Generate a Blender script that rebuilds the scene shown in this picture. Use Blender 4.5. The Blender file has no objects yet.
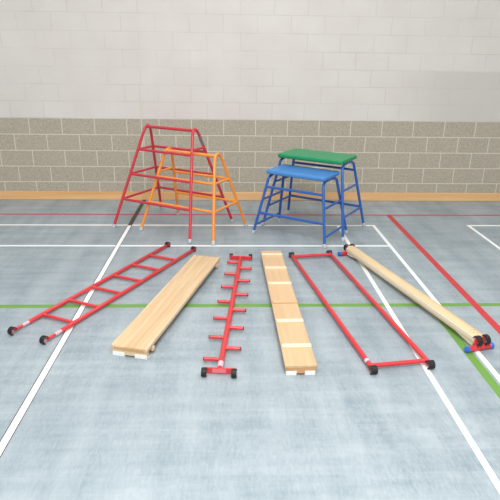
import bpy, bmesh, math, random
from mathutils import Vector, Matrix
random.seed(7)
SC = bpy.context.scene
COL = SC.collection
PI = math.pi

# ------------------------------------------------------------------ materials
def lin(c):
    out = []
    for v in c:
        v /= 255.0
        out.append(v / 12.92 if v <= 0.04045 else ((v + 0.055) / 1.055) ** 2.4)
    return (*out, 1.0)

class NT:
    """small node-tree builder"""
    def __init__(self, name):
        self.m = bpy.data.materials.new(name)
        self.m.use_nodes = True
        self.t = self.m.node_tree
        self.bsdf = self.t.nodes['Principled BSDF']
    def n(self, typ, **kw):
        nd = self.t.nodes.new(typ)
        for k, v in kw.items():
            setattr(nd, k, v)
        return nd
    def put(self, sock, v):
        if isinstance(v, bpy.types.NodeSocket):
            self.t.links.new(v, sock)
        else:
            sock.default_value = v
    def math(self, op, a, b=0.0, c=0.0):
        nd = self.n('ShaderNodeMath', operation=op)
        for i, v in enumerate((a, b, c)):
            self.put(nd.inputs[i], v)
        return nd.outputs[0]
    def mix(self, f, a, b):
        nd = self.n('ShaderNodeMix', data_type='RGBA')
        self.put(nd.inputs[0], f); self.put(nd.inputs[6], a); self.put(nd.inputs[7], b)
        return nd.outputs[2]
    def coords(self, scale=(1, 1, 1), loc=(0, 0, 0)):
        tc = self.n('ShaderNodeTexCoord')
        mp = self.n('ShaderNodeMapping')
        self.t.links.new(tc.outputs['Object'], mp.inputs['Vector'])
        mp.inputs['Scale'].default_value = scale
        mp.inputs['Location'].default_value = loc
        return mp.outputs[0]
    def noise(self, vec, scale, detail=3.0, rough=0.5):
        nd = self.n('ShaderNodeTexNoise')
        self.put(nd.inputs['Vector'], vec)
        nd.inputs['Scale'].default_value = scale
        nd.inputs['Detail'].default_value = detail
        nd.inputs['Roughness'].default_value = rough
        return nd.outputs['Fac']
    def ramp(self, fac, lo, hi):
        nd = self.n('ShaderNodeMapRange')
        self.put(nd.inputs[0], fac)
        nd.inputs[1].default_value = lo; nd.inputs[2].default_value = hi
        return nd.outputs[0]
    def out(self, col=None, rough=None, bump=None, strength=0.2, dist=0.01, spec=None, coat=None):
        if col is not None: self.put(self.bsdf.inputs['Base Color'], col)
        if rough is not None: self.put(self.bsdf.inputs['Roughness'], rough)
        if spec is not None: self.bsdf.inputs['Specular IOR Level'].default_value = spec
        if coat is not None:
            self.bsdf.inputs['Coat Weight'].default_value = coat
            self.bsdf.inputs['Coat Roughness'].default_value = 0.12
        if bump is not None:
            b = self.n('ShaderNodeBump')
            b.inputs['Strength'].default_value = strength
            b.inputs['Distance'].default_value = dist
            self.put(b.inputs['Height'], bump)
            self.t.links.new(b.outputs[0], self.bsdf.inputs['Normal'])
        return self.m

def paint(name, rgb, rough=0.32, coat=0.25, var=0.06):
    k = NT(name)
    c = lin(rgb)
    f = k.noise(k.coords(), 14.0, 4)
    d = tuple(v * (1 - var) for v in c[:3]) + (1,)
    l = tuple(min(1, v * (1 + var)) for v in c[:3]) + (1,)
    return k.out(k.mix(f, d, l), rough, bump=k.noise(k.coords(), 220.0, 2), strength=0.03, dist=0.002, coat=coat)

def wood(name, light, dark, scale=1.0, axis='y', rough=0.45):
    k = NT(name)
    sc = {'y': (26 * scale, 1.2 * scale, 26 * scale), 'x': (1.2 * scale, 26 * scale, 26 * scale)}[axis]
    v = k.coords(sc)
    a = k.noise(v, 1.0, 5, 0.62)
    v2 = k.coords(tuple(s * 0.35 for s in sc), (3, 5, 1))
    b = k.noise(v2, 1.0, 3, 0.5)
    f = k.math('ADD', k.math('MULTIPLY', a, 0.55), k.math('MULTIPLY', b, 0.45))
    return k.out(k.mix(k.ramp(f, 0.36, 0.64), lin(light), lin(dark)), rough, bump=a, strength=0.05, dist=0.003, coat=0.2)

def vinyl(name, rgb):
    k = NT(name)
    c = lin(rgb)
    f = k.noise(k.coords(), 5.0, 3)
    return k.out(k.mix(f, tuple(v * .93 for v in c[:3]) + (1,), tuple(min(1, v * 1.06) for v in c[:3]) + (1,)),
                 0.42, bump=k.noise(k.coords(), 380.0, 2), strength=0.12, dist=0.002)

RED = paint('red enamel', (206, 52, 64))
REDF = paint('bright red enamel', (217, 56, 61))
ORANGE = paint('orange enamel', (250, 154, 62))
BLUE = paint('blue enamel', (38, 97, 177))
VBLUE = vinyl('blue vinyl', (72, 138, 206))
VGREEN = vinyl('green vinyl', (24, 148, 92))
BLACK = paint('black rubber', (26, 27, 29), 0.6, 0.0)
DARK = paint('dark board', (40, 44, 52), 0.7, 0.0)
FERR = paint('pale grey rubber', (196, 200, 205), 0.4, 0.1, 0.03)
BCAP = paint('blue plastic', (38, 108, 205), 0.3, 0.2)
LABEL = paint('pale pink label film', (226, 188, 198), 0.35, 0.2, 0.04)
LABELB = paint('pale violet label film', (214, 208, 226), 0.35, 0.2, 0.04)
LABELR = paint('worn pink label film', (226, 118, 124), 0.4, 0.1, 0.1)
GREYL = paint('grey label film', (120, 112, 122), 0.4, 0.2, 0.04)
WHITE = paint('white felt pad', (244, 243, 238), 0.7, 0.0, 0.02)
SCREW = paint('zinc screw', (120, 112, 100), 0.35, 0.0)
PINE = wood('pine board', (230, 202, 162), (202, 162, 116))
PINEL = wood('pale pine strip', (234, 210, 176), (218, 184, 142), 1.3)
PLY = wood('plywood edge', (216, 170, 120), (190, 140, 92), 2.0, 'x')
BIRCH = wood('birch ply face', (226, 190, 148), (208, 168, 124), 0.7)
BATTEN = wood('pale batten', (247, 231, 202), (240, 220, 184), 1.0, 'x')
BATTENW = wood('warm batten', (226, 194, 150), (212, 174, 128), 1.0, 'x')
BEECH = wood('beech beam', (235, 210, 166), (220, 190, 142), 0.9)
BEECHE = wood('pale beech edge', (242, 230, 208), (232, 216, 190), 0.9)

# ------------------------------------------------------------------ object helpers
def thing(name, label, cat, loc=(0, 0, 0), rot=0.0, group=None):
    o = bpy.data.objects.new(name, None)
    COL.objects.link(o)
    o.empty_display_size = 0.1
    o.location = loc; o.rotation_euler = (0, 0, rot)
    o['label'] = label; o['category'] = cat
    if group: o['group'] = group
    return o

def obj(name, bm, mat, parent=None, smooth=True, bevel=0.0, seg=2, mats=None):
    me = bpy.data.meshes.new(name)
    bmesh.ops.recalc_face_normals(bm, faces=bm.faces)
    if smooth:
        for f in bm.faces: f.smooth = True
    bm.to_mesh(me); bm.free()
    for m in (mats or [mat]): me.materials.append(m)
    o = bpy.data.objects.new(name, me)
    COL.objects.link(o)
    if bevel:
        b = o.modifiers.new('bevel', 'BEVEL'); b.width = bevel; b.segments = seg
        b.limit_method = 'ANGLE'; b.angle_limit = math.radians(40)
        b.harden_normals = True
    if smooth and not bevel:
        try: me.set_sharp_from_angle(angle=math.radians(42))
        except Exception: pass
    elif smooth:
        try: me.set_sharp_from_angle(angle=math.radians(60))
        except Exception: pass
    if parent is not None: o.parent = parent
    return o

def box(x0, x1, y0, y1, z0, z1, bm=None):
    bm = bm or bmesh.new()
    vs = [bm.verts.new(p) for p in ((x0, y0, z0), (x1, y0, z0), (x1, y1, z0), (x0, y1, z0),
                                    (x0, y0, z1), (x1, y0, z1), (x1, y1, z1), (x0, y1, z1))]
    for f in ((0, 3, 2, 1), (4, 5, 6, 7), (0, 1, 5, 4), (1, 2, 6, 5), (2, 3, 7, 6), (3, 0, 4, 7)):
        bm.faces.new([vs[i] for i in f])
    return bm

def fillet(pts, radii, n=8):
    pts = [Vector(p) for p in pts]
    out = [pts[0]]
    for i in range(1, len(pts) - 1):
        p, a, b = pts[i], pts[i - 1], pts[i + 1]
        da, db = (a - p), (b - p)
        r = radii[i - 1]
        ang = da.angle(db)
        d = min(r / math.tan(ang / 2), da.length * .98, db.length * .98)
        s, e = p + da.normalized() * d, p + db.normalized() * d
        for k in range(n + 1):
            t = k / n
            out.append(s * (1 - t) ** 2 + p * (2 * t * (1 - t)) + e * t ** 2)
    out.append(pts[-1])
    return out

def tube(pts, r, seg=16, bm=None, caps=True):
    bm = bm or bmesh.new()
    pts = [Vector(p) for p in pts]
    rs = r if isinstance(r, (list, tuple)) else [r] * len(pts)
    rings = []
    prev = None
    for i, p in enumerate(pts):
        t = (pts[min(i + 1, len(pts) - 1)] - pts[max(i - 1, 0)]).normalized()
        if prev is None:
            ref = Vector((0, 0, 1)) if abs(t.z) < .9 else Vector((1, 0, 0))
            u = t.cross(ref).normalized()
        else:
            u = (prev - t * prev.dot(t)).normalized()
        prev = u
        v = t.cross(u)
        rings.append([bm.verts.new(p + (u * math.cos(2 * PI * k / seg) + v * math.sin(2 * PI * k / seg)) * rs[i])
                      for k in range(seg)])
    for a, b in zip(rings, rings[1:]):
        for k in range(seg):
            bm.faces.new((a[k], a[(k + 1) % seg], b[(k + 1) % seg], b[k]))
    if caps:
        bm.faces.new(rings[0][::-1]); bm.faces.new(rings[-1])
    return bm

def plug(p, d, r, length, bm=None, dome=0.35):
    """rounded end plug starting at p along d"""
    p, d = Vector(p), Vector(d).normalized()
    pr = [(0, r), (length * (1 - dome), r), (length * (1 - dome * .5), r * .93), (length * (1 - dome * .15), r * .7), (length, r * .3)]
    return tube([p + d * a for a, _ in pr], [b for _, b in pr], 16, bm)

def arc_band(c, u, w, ax, r0, r1, a0, a1, half, n=20):
    """curved band (hook): arc in the plane u,w about c, width 2*half along ax"""
    bm = bmesh.new()
    c, u, w, ax = Vector(c), Vector(u), Vector(w), Vector(ax)
    rows = []
    for k in range(n + 1):
        a = a0 + (a1 - a0) * k / n
        d = u * math.cos(a) + w * math.sin(a)
        rows.append([bm.verts.new(c + d * rr + ax * s) for rr, s in ((r0, -half), (r1, -half), (r1, half), (r0, half))])
    for a, b in zip(rows, rows[1:]):
        for k in range(4):
            bm.faces.new((a[k], a[(k + 1) % 4], b[(k + 1) % 4], b[k]))
    bm.faces.new(rows[0][::-1]); bm.faces.new(rows[-1])
    return bm

def round_slab(lx, ly, z0, z1, rc, re, crown=0.0, nx=24, ny=14):
    """upholstered pad: rounded plan corners, rolled top edge, slight crown"""
    bm = bmesh.new()
    def outline(inset, z):
        pts = []
        hx, hy, r = lx / 2 - inset, ly / 2 - inset, max(rc - inset, .004)
        for cx, cy, a0 in ((hx - r, hy - r, 0), (-hx + r, hy - r, PI / 2), (-hx + r, -hy + r, PI), (hx - r, -hy + r, 1.5 * PI)):
            for k in range(7):
                a = a0 + PI / 2 * k / 6
                pts.append(bm.verts.new((cx + r * math.cos(a), cy + r * math.sin(a), z)))
        return pts
    loops = [outline(re * .6, z0), outline(re * .15, z0 + re * .3), outline(0, z0 + re * .9)]
    for k in range(1, 7):
        a = PI / 2 * k / 6
        loops.append(outline(re * (1 - math.cos(a)), z1 - re + re * math.sin(a)))
    for f in (.3, .6):
        loops.append(outline(re + min(lx, ly) / 2 * f, z1 + crown * f))
    for a, b in zip(loops, loops[1:]):
        n = len(a)
        for k in range(n):
            bm.faces.new((a[k], a[(k + 1) % n], b[(k + 1) % n], b[k]))
    bm.faces.new(loops[0][::-1]); bm.faces.new(loops[-1])
    return bm

# ------------------------------------------------------------------ setting
YW, ZP, U0 = 7.7349, 1.162, -2.7951          # back wall plane, height of the paint line, first block joint
X0, X1, YB, ZC = -7.5, 8.5, -7.0, 5.2

def wall_material():
    k = NT('painted blockwork')
    tc = k.n('ShaderNodeTexCoord')
    sx = k.n('ShaderNodeSeparateXYZ')
    k.t.links.new(tc.outputs['Object'], sx.inputs[0])
    x, z = sx.outputs[0], sx.outputs[2]
    cb = k.n('ShaderNodeCombineXYZ')
    k.put(cb.inputs[0], k.math('ADD', x, -U0 + .45 * 40))
    k.put(cb.inputs[1], k.math('ADD', z, -ZP + .225 * 10))
    br = k.n('ShaderNodeTexBrick', offset=0.5, offset_frequency=2, squash=1.0)
    k.t.links.new(cb.outputs[0], br.inputs['Vector'])
    br.inputs['Scale'].default_value = 1.0
    br.inputs['Mortar Size'].default_value = 0.0062
    br.inputs['Mortar Smooth'].default_value = 0.25
    br.inputs['Brick Width'].default_value = 0.45
    br.inputs['Row Height'].default_value = 0.225
    br.inputs['Color1'].default_value = (0, 0, 0, 1)
    br.inputs['Color2'].default_value = (1, 1, 1, 1)
    br.inputs['Bias'].default_value = 0
    mort = br.outputs['Fac']
    tone = br.outputs['Color']
    sp = k.noise(tc.outputs['Object'], 46.0, 5, 0.75)
    sp2 = k.noise(tc.outputs['Object'], 2.2, 3)
    low = k.mix(k.ramp(sp, .34, .66), lin((164, 155, 138)), lin((202, 193, 176)))
    low = k.mix(k.math('MULTIPLY', tone, .22), low, lin((196, 187, 169)))
    low = k.mix(mort, low, lin((226, 219, 202)))
    up = k.mix(k.ramp(sp2, .3, .7), lin((226, 218, 212)), lin((232, 226, 220)))
    up = k.mix(k.math('MULTIPLY', tone, .3), up, lin((224, 217, 211)))
    up = k.mix(k.math('MULTIPLY', k.math('MULTIPLY', mort, k.ramp(k.noise(tc.outputs['Object'], 1.3, 2), .3, .7)), .65), up, lin((202, 194, 188)))
    col = k.mix(k.math('GREATER_THAN', z, ZP - .004), low, up)
    # slightly greyer repainted patch low down on the right
    pt = k.math('MULTIPLY', k.ramp(x, 2.2, 3.0), k.math('COMPARE', z, 1.47, .36))
    col = k.mix(k.math('MULTIPLY', pt, k.math('MULTIPLY', k.math('GREATER_THAN', z, ZP - .004), .6)), col, lin((206, 200, 192)))
    # movement joint, filled with pale sealant up to a little over the paint line
    jt = k.math('MULTIPLY', k.math('COMPARE', x, -1.243, .007), k.math('COMPARE', z, 0.8, .82))
    col = k.mix(jt, col, lin((222, 213, 198)))
    h = k.math('SUBTRACT', k.math('MULTIPLY', sp, .25), mort)
    return k.out(col, .75, bump=h, strength=.25, dist=.004, spec=.3)

def floor_material():
    k = NT('sports hall vinyl')
    tc = k.n('ShaderNodeTexCoord')
    sx = k.n('ShaderNodeSeparateXYZ')
    k.t.links.new(tc.outputs['Object'], sx.inputs[0])
    x, y = sx.outputs[0], sx.outputs[1]
    a = k.noise(k.coords((5.0, .9, 1)), 1.0, 4, .6)          # long streaks
    b = k.noise(k.coords((1.2, 9.0, 1), (4, 2, 0)), 1.0, 4, .6)
    c = k.noise(k.coords((.5, .5, 1), (1, 7, 0)), 1.0, 2)
    fine = k.noise(k.coords((30, 9, 1)), 2.0, 4, .7)
    f = k.math('ADD', k.math('ADD', k.math('MULTIPLY', a, .34), k.math('MULTIPLY', b, .34)), k.math('MULTIPLY', fine, .32))
    col = k.mix(k.ramp(f, .39, .61), lin((135, 149, 156)), lin((174, 184, 188)))
    col = k.mix(k.math('MULTIPLY', k.ramp(c, .35, .7), .35), col, lin((146, 158, 165)))
    br = k.n('ShaderNodeTexBrick', offset=.37, offset_frequency=2)   # faint sheet seams and scuffs
    k.t.links.new(k.coords((1, 1, 1), (30, 30, 0)), br.inputs['Vector'])
    br.inputs['Scale'].default_value = 1.0
    br.inputs['Brick Width'].default_value = .36
    br.inputs['Row Height'].default_value = .18
    br.inputs['Mortar Size'].default_value = .004
    br.inputs['Color1'].default_value = (0, 0, 0, 1); br.inputs['Color2'].default_value = (1, 1, 1, 1)
    col = k.mix(k.math('MULTIPLY', br.outputs['Color'], k.math('MULTIPLY', k.ramp(a, .35, .65), .30)), col, lin((186, 198, 201)))
    col = k.mix(k.math('MULTIPLY', br.outputs['Fac'], k.math('MULTIPLY', k.ramp(b, .4, .75), .3)), col, lin((190, 202, 206)))
    W, G, R, K = lin((250, 250, 248)), lin((112, 158, 74)), lin((202, 62, 68)), lin((70, 66, 58))
    FAR = -20.0
    def rect(xa, xb, ya, yb, colr):
        nonlocal col
        m = k.math('MULTIPLY', k.math('COMPARE', x, (xa + xb) / 2, (xb - xa) / 2),
                   k.math('COMPARE', y, (ya + yb) / 2, (yb - ya) / 2))
        col = k.mix(m, col, colr)
    def along_y(xc, w, ya, yb, c): rect(xc - w / 2, xc + w / 2, ya, yb, c)
    def along_x(yc, w, xa, xb, c): rect(xa, xb, yc - w / 2, yc + w / 2, c)
    along_x(4.206, .063, -20, 20, G)
    along_y(1.748, .066, FAR, 4.208, G)
    along_x(6.968, .05, -20, 20, R)
    along_y(2.143, .068, FAR, 6.968, R)
    along_x(6.498, .046, -20, 1.841, W)
    along_x(5.732, .046, -20, 1.82, W)
    along_y(1.8205, .04, FAR, 6.52, W)
    along_y(1.3627, .039, FAR, 6.498, W)
    along_y(3.05, .042, FAR, 6.52, W)
    along_x(6.503, .05, 3.03, 20, W)
    along_y(-1.257, .056, FAR, 6.49, K)
    along_y(-1.257, .043, FAR, 6.49, W)
    along_y(-1.257, .056, 6.49, 7.74, K)
    return k.out(col, k.math('ADD', k.math('MULTIPLY', fine, .12), .36), bump=fine, strength=.03, dist=.002, spec=.32)

def plain(name, rgb, rough=.8):
    k = NT(name)
    c = lin(rgb)
    f = k.noise(k.coords(), 3.0, 3)
    return k.out(k.mix(f, tuple(v * .97 for v in c[:3]) + (1,), c), rough)

def structure(name, bm, mat, **kw):
    o = obj(name, bm, mat, smooth=False, **kw)
    o['kind'] = 'structure'
    return o
structure('floor', box(X0, X1, YB, YW, -.1, 0), floor_material())
structure('wall_back', box(X0 - .2, X1 + .2, YW, YW + .2, -.1, ZC), wall_material())
side = plain('pale wall paint', (226, 222, 216))
structure('wall_left', box(X0 - .2, X0, YB - .2, YW, -.1, ZC), side)
structure('wall_right', box(X1, X1 + .2, YB - .2, YW, -.1, ZC), side)
structure('wall_front', box(X0, X1, YB - .2, YB, -.1, ZC), side)
structure('ceiling', box(X0 - .2, X1 + .2, YB - .2, YW + .2, ZC, ZC + .1), plain('white ceiling', (240, 240, 238)))
VARN = wood('varnished skirting', (250, 204, 148), (236, 178, 116), .5, 'x', .35)
structure('baseboard_back', box(X0, X1, YW - .022, YW, 0, .122), VARN, bevel=.006)

# ------------------------------------------------------------------ climbing trestles and tables
def frame_pt(P, sx, sy, h):
    t = h / P['H']
    return Vector((sx * (P['Lf'] * (1 - t) + P['Lt'] * t) / 2, sy * (P['Wf'] * (1 - t) + P['Wt'] * t) / 2, h))

def hoop(a, b, rise, lift=.22):
    """leg that runs straight up and bends over into the middle of a rounded hoop"""
    d = (b - a).normalized()
    s = b - d * rise * 1.6
    c = b + d * rise * lift
    e = Vector((c.x, 0, c.z))
    pts = [a]
    for k in range(13):
        t = k / 12
        pts.append(s * (1 - t) ** 3 + (s * .35 + c * .65) * (3 * t * (1 - t) ** 2) + (e * .4 + c * .6) * (3 * t * t * (1 - t)) + e * t ** 3)
    return pts

def add_legs(root, P, top, r, mat, bend, lift=.22):
    for sx in (-1, 1):
        for sy in (-1, 1):
            a, b = frame_pt(P, sx, sy, .03), frame_pt(P, sx, sy, top)
            path = hoop(a, b, bend, lift)
            leg = obj('leg', tube(path, r), mat, root)
            d = (b - a).normalized()
            f0 = frame_pt(P, sx, sy, 0)
            cap = tube([f0, f0 + d * .004, f0 + d * .026, f0 + d * .046, f0 + d * .049],
                       [r * 1.08, r * 1.22, r * 1.2, r * 1.14, r * 1.02])
            for v in cap.verts: v.co.z = max(v.co.z, 0)
            c = obj('foot_cap', cap, FERR, leg)
            c['label'] = 'pale rubber foot cap'

def bar(name, root, P, ca, cb, h, r, mat, hb=None):
    a, b = frame_pt(P, *ca, h), frame_pt(P, *cb, h if hb is None else hb)
    return obj(name, tube([a, b], r), mat, root)

def climbing_trestle(label, P, mat, rungs_end):
    root = thing('climbing_trestle', label, 'trestle', (P['x'], P['y'], 0), P['rot'])
    r = .0175
    add_legs(root, P, P['H'], r, mat, .05, P['lift'])
    lt = P['Lt'] / 2
    obj('top_rail', tube([(-lt, -P['Wt'] * .36, P['H'] - .008), (lt, -P['Wt'] * .36, P['H'] - .008)], r * 1.05), mat, root)
    for h in P['rails']:
        for sy in (-1, 1):
            bar('side_rail', root, P, (-1, sy), (1, sy), h, r * .9, mat)
        bar('end_rung', root, P, (rungs_end, -1), (rungs_end, 1), h, r * .85, mat)
    h = P['rails'][0] + .055
    bar('end_rung', root, P, (-rungs_end, -1), (-rungs_end, 1), h, r * .8, mat)
    return root

RP = dict(lift=.02, x=-.7049, y=6.512, rot=-.5333, Lf=1.135, Wf=.965, Lt=.6825, Wt=.0887, H=1.205, rails=(.9325, .6458, .3485))
OP = dict(lift=.2, x=-.4436, y=6.345, rot=-.5227, Lf=1.032, Wf=.79, Lt=.686, Wt=.1244, H=.9453, rails=(.6424, .3469))
red_t = climbing_trestle('tall red tubular steel climbing trestle standing behind the orange trestle', RP, RED, -1)
a, b = frame_pt(RP, 1, 1, 1.12), frame_pt(RP, 1, 1, 1.02)
s = obj('sticker', tube([a, b], .0184), GREYL, red_t); s['label'] = 'grey sticker wrapped round one leg'
climbing_trestle('lower orange tubular steel climbing trestle in front of the taller red one', OP, ORANGE, 1)

def gym_table(label, P, pad_mat, pad_z, pad_dim, rail_side, side_h, end_h):
    root = thing('movement_table', label, 'table', (P['x'], P['y'], 0), P['rot'])
    r = .0165
    add_legs(root, P, pad_z - .066, r, BLUE, .03)
    for h in side_h: bar('side_rail', root, P, (-1, rail_side), (1, rail_side), h, r * .92, BLUE)
    for sx in (-1, 1):
        for h in end_h: bar('end_rung', root, P, (sx, -1), (sx, 1), h, r * .85, BLUE)
    lx, ly = pad_dim
    obj('pad_board', box(-lx / 2 + .02, lx / 2 - .02, -ly / 2 + .02, ly / 2 - .02, pad_z - .0515, pad_z - .036), DARK, root, bevel=.004)
    obj('pad', round_slab(lx, ly, pad_z - .046, pad_z, .035, .018, .002), pad_mat, root)
    return root
BP = dict(x=.8414, y=6.1723, rot=-.5879, Lf=.9403, Wf=.6442, Lt=.6787, Wt=.3558, H=.7213)
GP = dict(x=1.0466, y=6.4774, rot=-.5814, Lf=1.0827, Wf=.6915, Lt=.7889, Wt=.3426, H=.8574)
gym_table('low gym table with a blue padded top on blue tubular legs', BP, VBLUE, .772, (.755, .44), -1, (.5717, .2617), (.4201, .113))
gym_table('taller gym table with a green padded top behind the blue topped one', GP, VGREEN, .908, (.845, .49), 1, (.7312, .2637), (.5559, .2555))

# ------------------------------------------------------------------ hook-on pieces lying on the floor
def flat_thing(name, label, cat, near, far):
    near, far = Vector((*near, 0)), Vector((*far, 0))
    d = far - near
    root = thing(name, label, cat, (near + far) / 2, math.atan2(d.y, d.x) - PI / 2)
    return root, d.length            # local +y points to the far end, local x across to the right

def hook(parent, x, y, sgn, rz=.036, half=.019, inner=RED):
    """down-turned hook, sgn=-1 at the near end: steel inner band with a black rubber outer band"""
    c = (x, y + sgn * .004, rz + .001)
    u, w, ax = (0, sgn, 0), (0, 0, 1), (1, 0, 0)
    h = obj('hook', arc_band(c, u, w, ax, rz - .014, rz - .008, math.radians(-70), math.radians(200), half * .85), inner, parent)
    g = obj('rubber_grip', arc_band(c, u, w, ax, rz - .008, rz, math.radians(-75), math.radians(175), half), BLACK, h, bevel=.002)
    g['label'] = 'black rubber grip'
    return h

# ladder
zr = .028
root, L = flat_thing('link_ladder', 'red two-railed steel ladder with six rungs lying flat at the left', 'ladder',
                     (-1.522, 3.640), ((-.696 - .4) / 2, (5.669 + 5.502) / 2 + .02))
for sx in (-1, 1):
    x = sx * .165
    e = L / 2 - .03
    rail = obj('side_rail', tube([(x, -e + .0, zr), (x, -e + .14, zr), (x, -e + .145, zr), (x, e - .005, zr), (x, e, zr)],
                                 [.0128, .0128, .0168, .0168, .0125]), REDF, root)
    s = obj('sticker', tube([(x, -e + .075, zr), (x, -e + .142, zr)], .0134), LABEL, rail); s['label'] = 'pale label wrapped round the rail end'
    hook(rail, x - sx * .006, -e - .022, -1, .032)
    hook(rail, x, e + .024, 1, .032)
for k in range(6):
    y = -L / 2 + .318 + .304 * k
    obj('rung', tube([(-.165, y, zr), (.165, y, zr)], .0138), REDF, root)

# pegged spine ladder
zr = .034
root, L = flat_thing('peg_ladder', 'red single-spine peg ladder with alternating pegs between the two wooden planks', 'ladder',
                     (-.077, 3.10), (.112, 5.325))
e = L / 2 - .055
spine = obj('spine', tube([(0, -e, zr), (0, e, zr)], .0205), REDF, root)
s = obj('sticker', tube([(0, -e + .02, zr), (0, -e + .085, zr)], .0212), LABEL, spine); s['label'] = 'pale label wrapped round the spine'
for i, k in enumerate(range(13)):
    sx = -1 if k % 2 == 0 else 1
    y = -L / 2 + .185 + .1545 * k
    p = obj('peg', tube([(0, y, zr), (sx * .122, y, zr)], .0145), REDF, root)
    c = obj('end_plug', plug((sx * .119, y, zr), (sx, 0, 0), .0142, .010), DARK, p); c['label'] = 'dark plug in the peg end'
for sgn in (-1, 1):
    y = sgn * e
    cb = obj('cross_bar', box(-.112, .112, y - .006 + sgn * .004, y + .006 + sgn * .004, .007, .052), REDF, root, bevel=.004)
    if sgn < 0:
        s = obj('sticker', box(-.05, .045, y - .0115, y - .0098, .014, .045), LABELR, cb); s['label'] = 'worn pale pink label'
    for sx in (-1, 1):
        hook(cb, sx * .101, y + sgn * .03, sgn, .031, .018)

# open rectangular frame
root, L = flat_thing('parallel_bars', 'pair of red parallel bars joined into an open rungless rectangle beside the wooden beam', 'bars',
                     ((.972 + 1.392) / 2, (3.138 + 3.204) / 2 - .015), ((.643 + 1.067) / 2, (5.343 + 5.41) / 2 + .02))
e = L / 2 - .035
for sx in (-1, 1):
    x = sx * .21
    rail = obj('side_rail', tube([(x, -e, zr), (x, -e + .005, zr), (x, e - .005, zr), (x, e, zr)], [.016, .0178, .0178, .016]), REDF, root)
    if sx < 0:
        s = obj('sticker', tube([(x, -e + .07, zr), (x, -e + .1, zr)], .0184), LABELB, rail); s['label'] = 'pale label wrapped round the rail'
    hook(rail, x, -e - .016, -1, .031, .024)
    hook(rail, x, e + .016, 1, .031, .024)
for sgn in (-1, 1):
    y = sgn * (e - .03)
    obj('cross_bar', tube([(-.21, y, zr), (.21, y, zr)], .016), REDF, root)

# ------------------------------------------------------------------ planks
def end_blocks(root, w, L, zt, mat, xo=-.004):
    """hook blocks under both plank ends: end block with two white pads, then a rounded cleat after a gap"""
    for sgn in (-1, 1):
        def yb(a, b): return sorted((sgn * (L / 2 - a), sgn * (L / 2 - b)))
        y0, y1 = yb(.004, .05)
        bk = obj('end_block', box(-w / 2 + .008, w / 2 - .008, y0, y1, .012, zt), mat, root, bevel=.004)
        for sx in (-1, 1):
            xa, xb = sorted((sx * (w / 2 - .009), sx * (w / 2 - .009 - w * .33)))
            pd = obj('pad', box(xa, xb, y0 - .002, y1 + .002, 0, .034), WHITE, bk, bevel=.003)
            pd['label'] = 'white pad'
        y0, y1 = yb(.088, .128)
        obj('cleat', box(-w / 2 - xo, w / 2 + xo, y0, y1, .016, zt), mat, root, bevel=.013, seg=4)

# sliding plank with raised edge strips
root, L = flat_thing('slide_plank', 'broad smooth pine plank with raised edge strips beside the two-railed ladder', 'plank',
                     ((-.853 - .582) / 2, (3.418 + 3.322) / 2), ((-.3645 - .1125) / 2, (5.234 + 5.13) / 2))
w, zt = .280, .090
obj('deck', box(-w / 2 + .012, w / 2 - .012, -L / 2, L / 2, zt - .034, zt - .006), PINE, root, bevel=.003)
for sx in (-1, 1):
    xa, xb = sorted((sx * w / 2, sx * (w / 2 - .026)))
    obj('edge_strip', box(xa, xb, -L / 2 + .001, L / 2 - .001, zt - .034, zt), PINEL, root, bevel=.007, seg=3)
for sgn in (-1, 1):
    ya, yb_ = sorted((sgn * (L / 2 + .001), sgn * (L / 2 - .006)))
    obj('end_edge', box(-w / 2 + .026, w / 2 - .026, ya, yb_, zt - .0345, zt - .016), PLY, root)
end_blocks(root, w, L, zt - .034, PINEL, .007)

# ribbed plank
root, L = flat_thing('ribbed_plank', 'narrow plywood plank crossed by six wooden battens beside the red peg ladder', 'plank',
                     ((.366 + .587) / 2, 3.127), ((.320 + .534) / 2, 5.3615))
w, zt = .218, .080
obj('deck', box(-w / 2, w / 2, -L / 2, L / 2, zt - .020, zt), BIRCH, root, bevel=.003)
obj('under_board', box(-w / 2 + .004, w / 2 - .004, -L / 2 + .003, L / 2 - .003, zt - .036, zt - .020), PLY, root, bevel=.003)
for k, yy in enumerate((3.373, 3.754, 4.097, 4.482, 4.855, 5.226)):
    y = yy - (3.127 + 5.3615) / 2
    bt = obj('batten', box(-w / 2 + .006, w / 2 - .001, y - .021, y + .021, zt - .001, zt + .016),
             BATTENW if k == 2 else BATTEN, root, bevel=.005, seg=3)
    if k != 2: bt['label'] = 'pale wooden batten'
end_blocks(root, w, L, zt - .036, PLY)

# ------------------------------------------------------------------ balance beam
root, L = flat_thing('balance_beam', 'narrow wooden balance beam on red cross feet lying at the right', 'beam', (1.845, 3.46), (1.290, 5.425))
zt, zb, hw = .112, .05, .047
bm = bmesh.new()                                    # body: rounded top edges, underside stepping down at the ends
prof = [(-hw, zb), (-hw, zt - .016), (-hw + .006, zt - .005), (-hw + .016, zt), (hw - .016, zt), (hw - .006, zt - .005), (hw, zt - .016), (hw, zb)]
rings = []
for y in (-L / 2, L / 2):
    rings.append([bm.verts.new((px, y, pz)) for px, pz in prof])
n = len(prof)
for k in range(n):
    bm.faces.new((rings[0][k], rings[0][(k + 1) % n], rings[1][(k + 1) % n], rings[1][k]))
bm.faces.new(rings[0][::-1]); bm.faces.new(rings[1])
obj('beam_body', bm, BEECH, root, bevel=.0)
for sx in (-1, 1):
    xa, xb = sorted((sx * (hw + .004), sx * (hw - .004)))
    obj('edge_moulding', box(xa, xb, -L / 2 + .004, L / 2 - .004, zt - .046, zt - .012), BEECHE, root, bevel=.0035)
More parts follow.
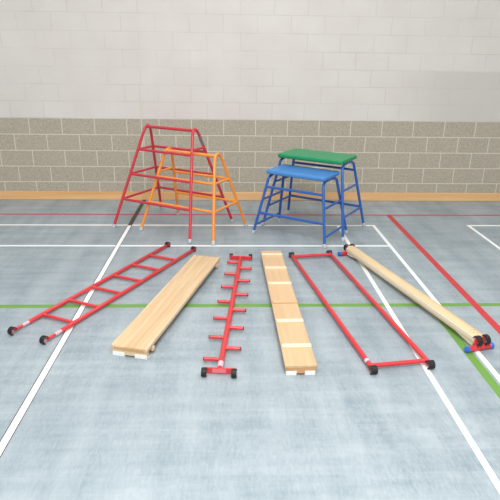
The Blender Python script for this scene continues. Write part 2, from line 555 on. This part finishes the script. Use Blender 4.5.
for sgn in (-1, 1):
    bm = bmesh.new()                                # wedge block under the end
    y0, y1 = sgn * (L / 2 - .02), sgn * (L / 2 - .26)
    vs = [bm.verts.new((sx * hw * .92, y, z)) for sx in (-1, 1) for y, z in ((y0, zb), (y0, .022), (y0 - sgn * .05, .022), (y1, zb))]
    for f in ((0, 1, 2, 3), (7, 6, 5, 4), (0, 4, 5, 1), (1, 5, 6, 2), (2, 6, 7, 3), (3, 7, 4, 0)):
        bm.faces.new([vs[i] for i in f])
    obj('end_block', bm, BEECHE, root, bevel=.003)
    yb = sgn * (L / 2 + .018)
    ft = obj('cross_foot', tube([(-.105, yb, .024), (.085, yb, .024)], .021), REDF, root)
    for sx in (-1, 1):
        cap = tube([((sx * .095 - .01) + sx * q, yb, .024) for q in (-.004, .0, .022, .028)], [.0205, .0235, .0235, .015])
        c = obj('end_cap', cap, BCAP, ft); c['label'] = 'blue plastic end cap'
    for sx in (-1, 1):
        c = (sx * .034, yb, .082)
        br = obj('bracket', box(sx * .034 - .016, sx * .034 + .016, min(yb - sgn * .022, yb - sgn * .006), max(yb - sgn * .022, yb - sgn * .006), .026, .118), REDF, ft, bevel=.003)
        hk = obj('hook', arc_band(c, (0, sgn, 0), (0, 0, 1), (1, 0, 0), .028, .040, math.radians(-60), math.radians(165), .018), BLACK, root, bevel=.003)
        hk['label'] = 'black rubber lined hook'
    for dx in (-.02, .012):
        for dy in (.05, .085):
            y = sgn * (L / 2 - dy)
            sc = obj('screw', tube([(dx, y, zt - .002), (dx, y, zt + .0006)], .0045, 10), SCREW, root); sc['label'] = 'small dark screw head'

# ------------------------------------------------------------------ lights
def area(name, loc, sx, sy, power, col=(1, 1, 1)):
    l = bpy.data.lights.new(name, 'AREA')
    l.shape = 'RECTANGLE'; l.size = sx; l.size_y = sy; l.energy = power; l.color = col
    o = bpy.data.objects.new(name, l)
    COL.objects.link(o)
    o.location = loc
    return o
for y, es in ((-3.6, (65, 455, 65)), (.3, (95, 640, 95)), (5.1, (85, 165, 85))):
    for x, e in zip((-4.6, .2, 5.0), es):
        area('ceiling_lamp', (x, y, ZC - .05), 2.6, 1.6, e, (.99, .99, 1.0))

wd = bpy.data.worlds.new('World'); SC.world = wd
wd.use_nodes = True
wd.node_tree.nodes['Background'].inputs[0].default_value = (.9, .95, 1, 1)
wd.node_tree.nodes['Background'].inputs[1].default_value = .3

# ------------------------------------------------------------------ camera (fitted to the blockwork and the court lines)
f, pit, yaw, roll, H = 539.8427, .3519, .0387, .0136, 2.0557
cp, sp, cy, sy_ = math.cos(pit), math.sin(pit), math.cos(yaw), math.sin(yaw)
fw = Vector((sy_ * cp, cy * cp, -sp)); r = Vector((cy, -sy_, 0)); up = r.cross(fw)
r2 = r * math.cos(roll) + up * math.sin(roll)
up2 = -r * math.sin(roll) + up * math.cos(roll)
cam = bpy.data.cameras.new('camera')
co = bpy.data.objects.new('camera', cam); COL.objects.link(co)
M = Matrix((r2, up2, -fw)).transposed().to_4x4()
M.translation = (0, 0, H)
co.matrix_world = M
cam.sensor_width = 36; cam.lens = f / 500 * 36
cam.clip_start = .05
SC.camera = co
vs = SC.view_settings
vs.view_transform = 'Standard'
try: vs.look = 'None'
except Exception: pass
vs.gamma = 1.0; vs.use_curve_mapping = False
vs.exposure = -1.0
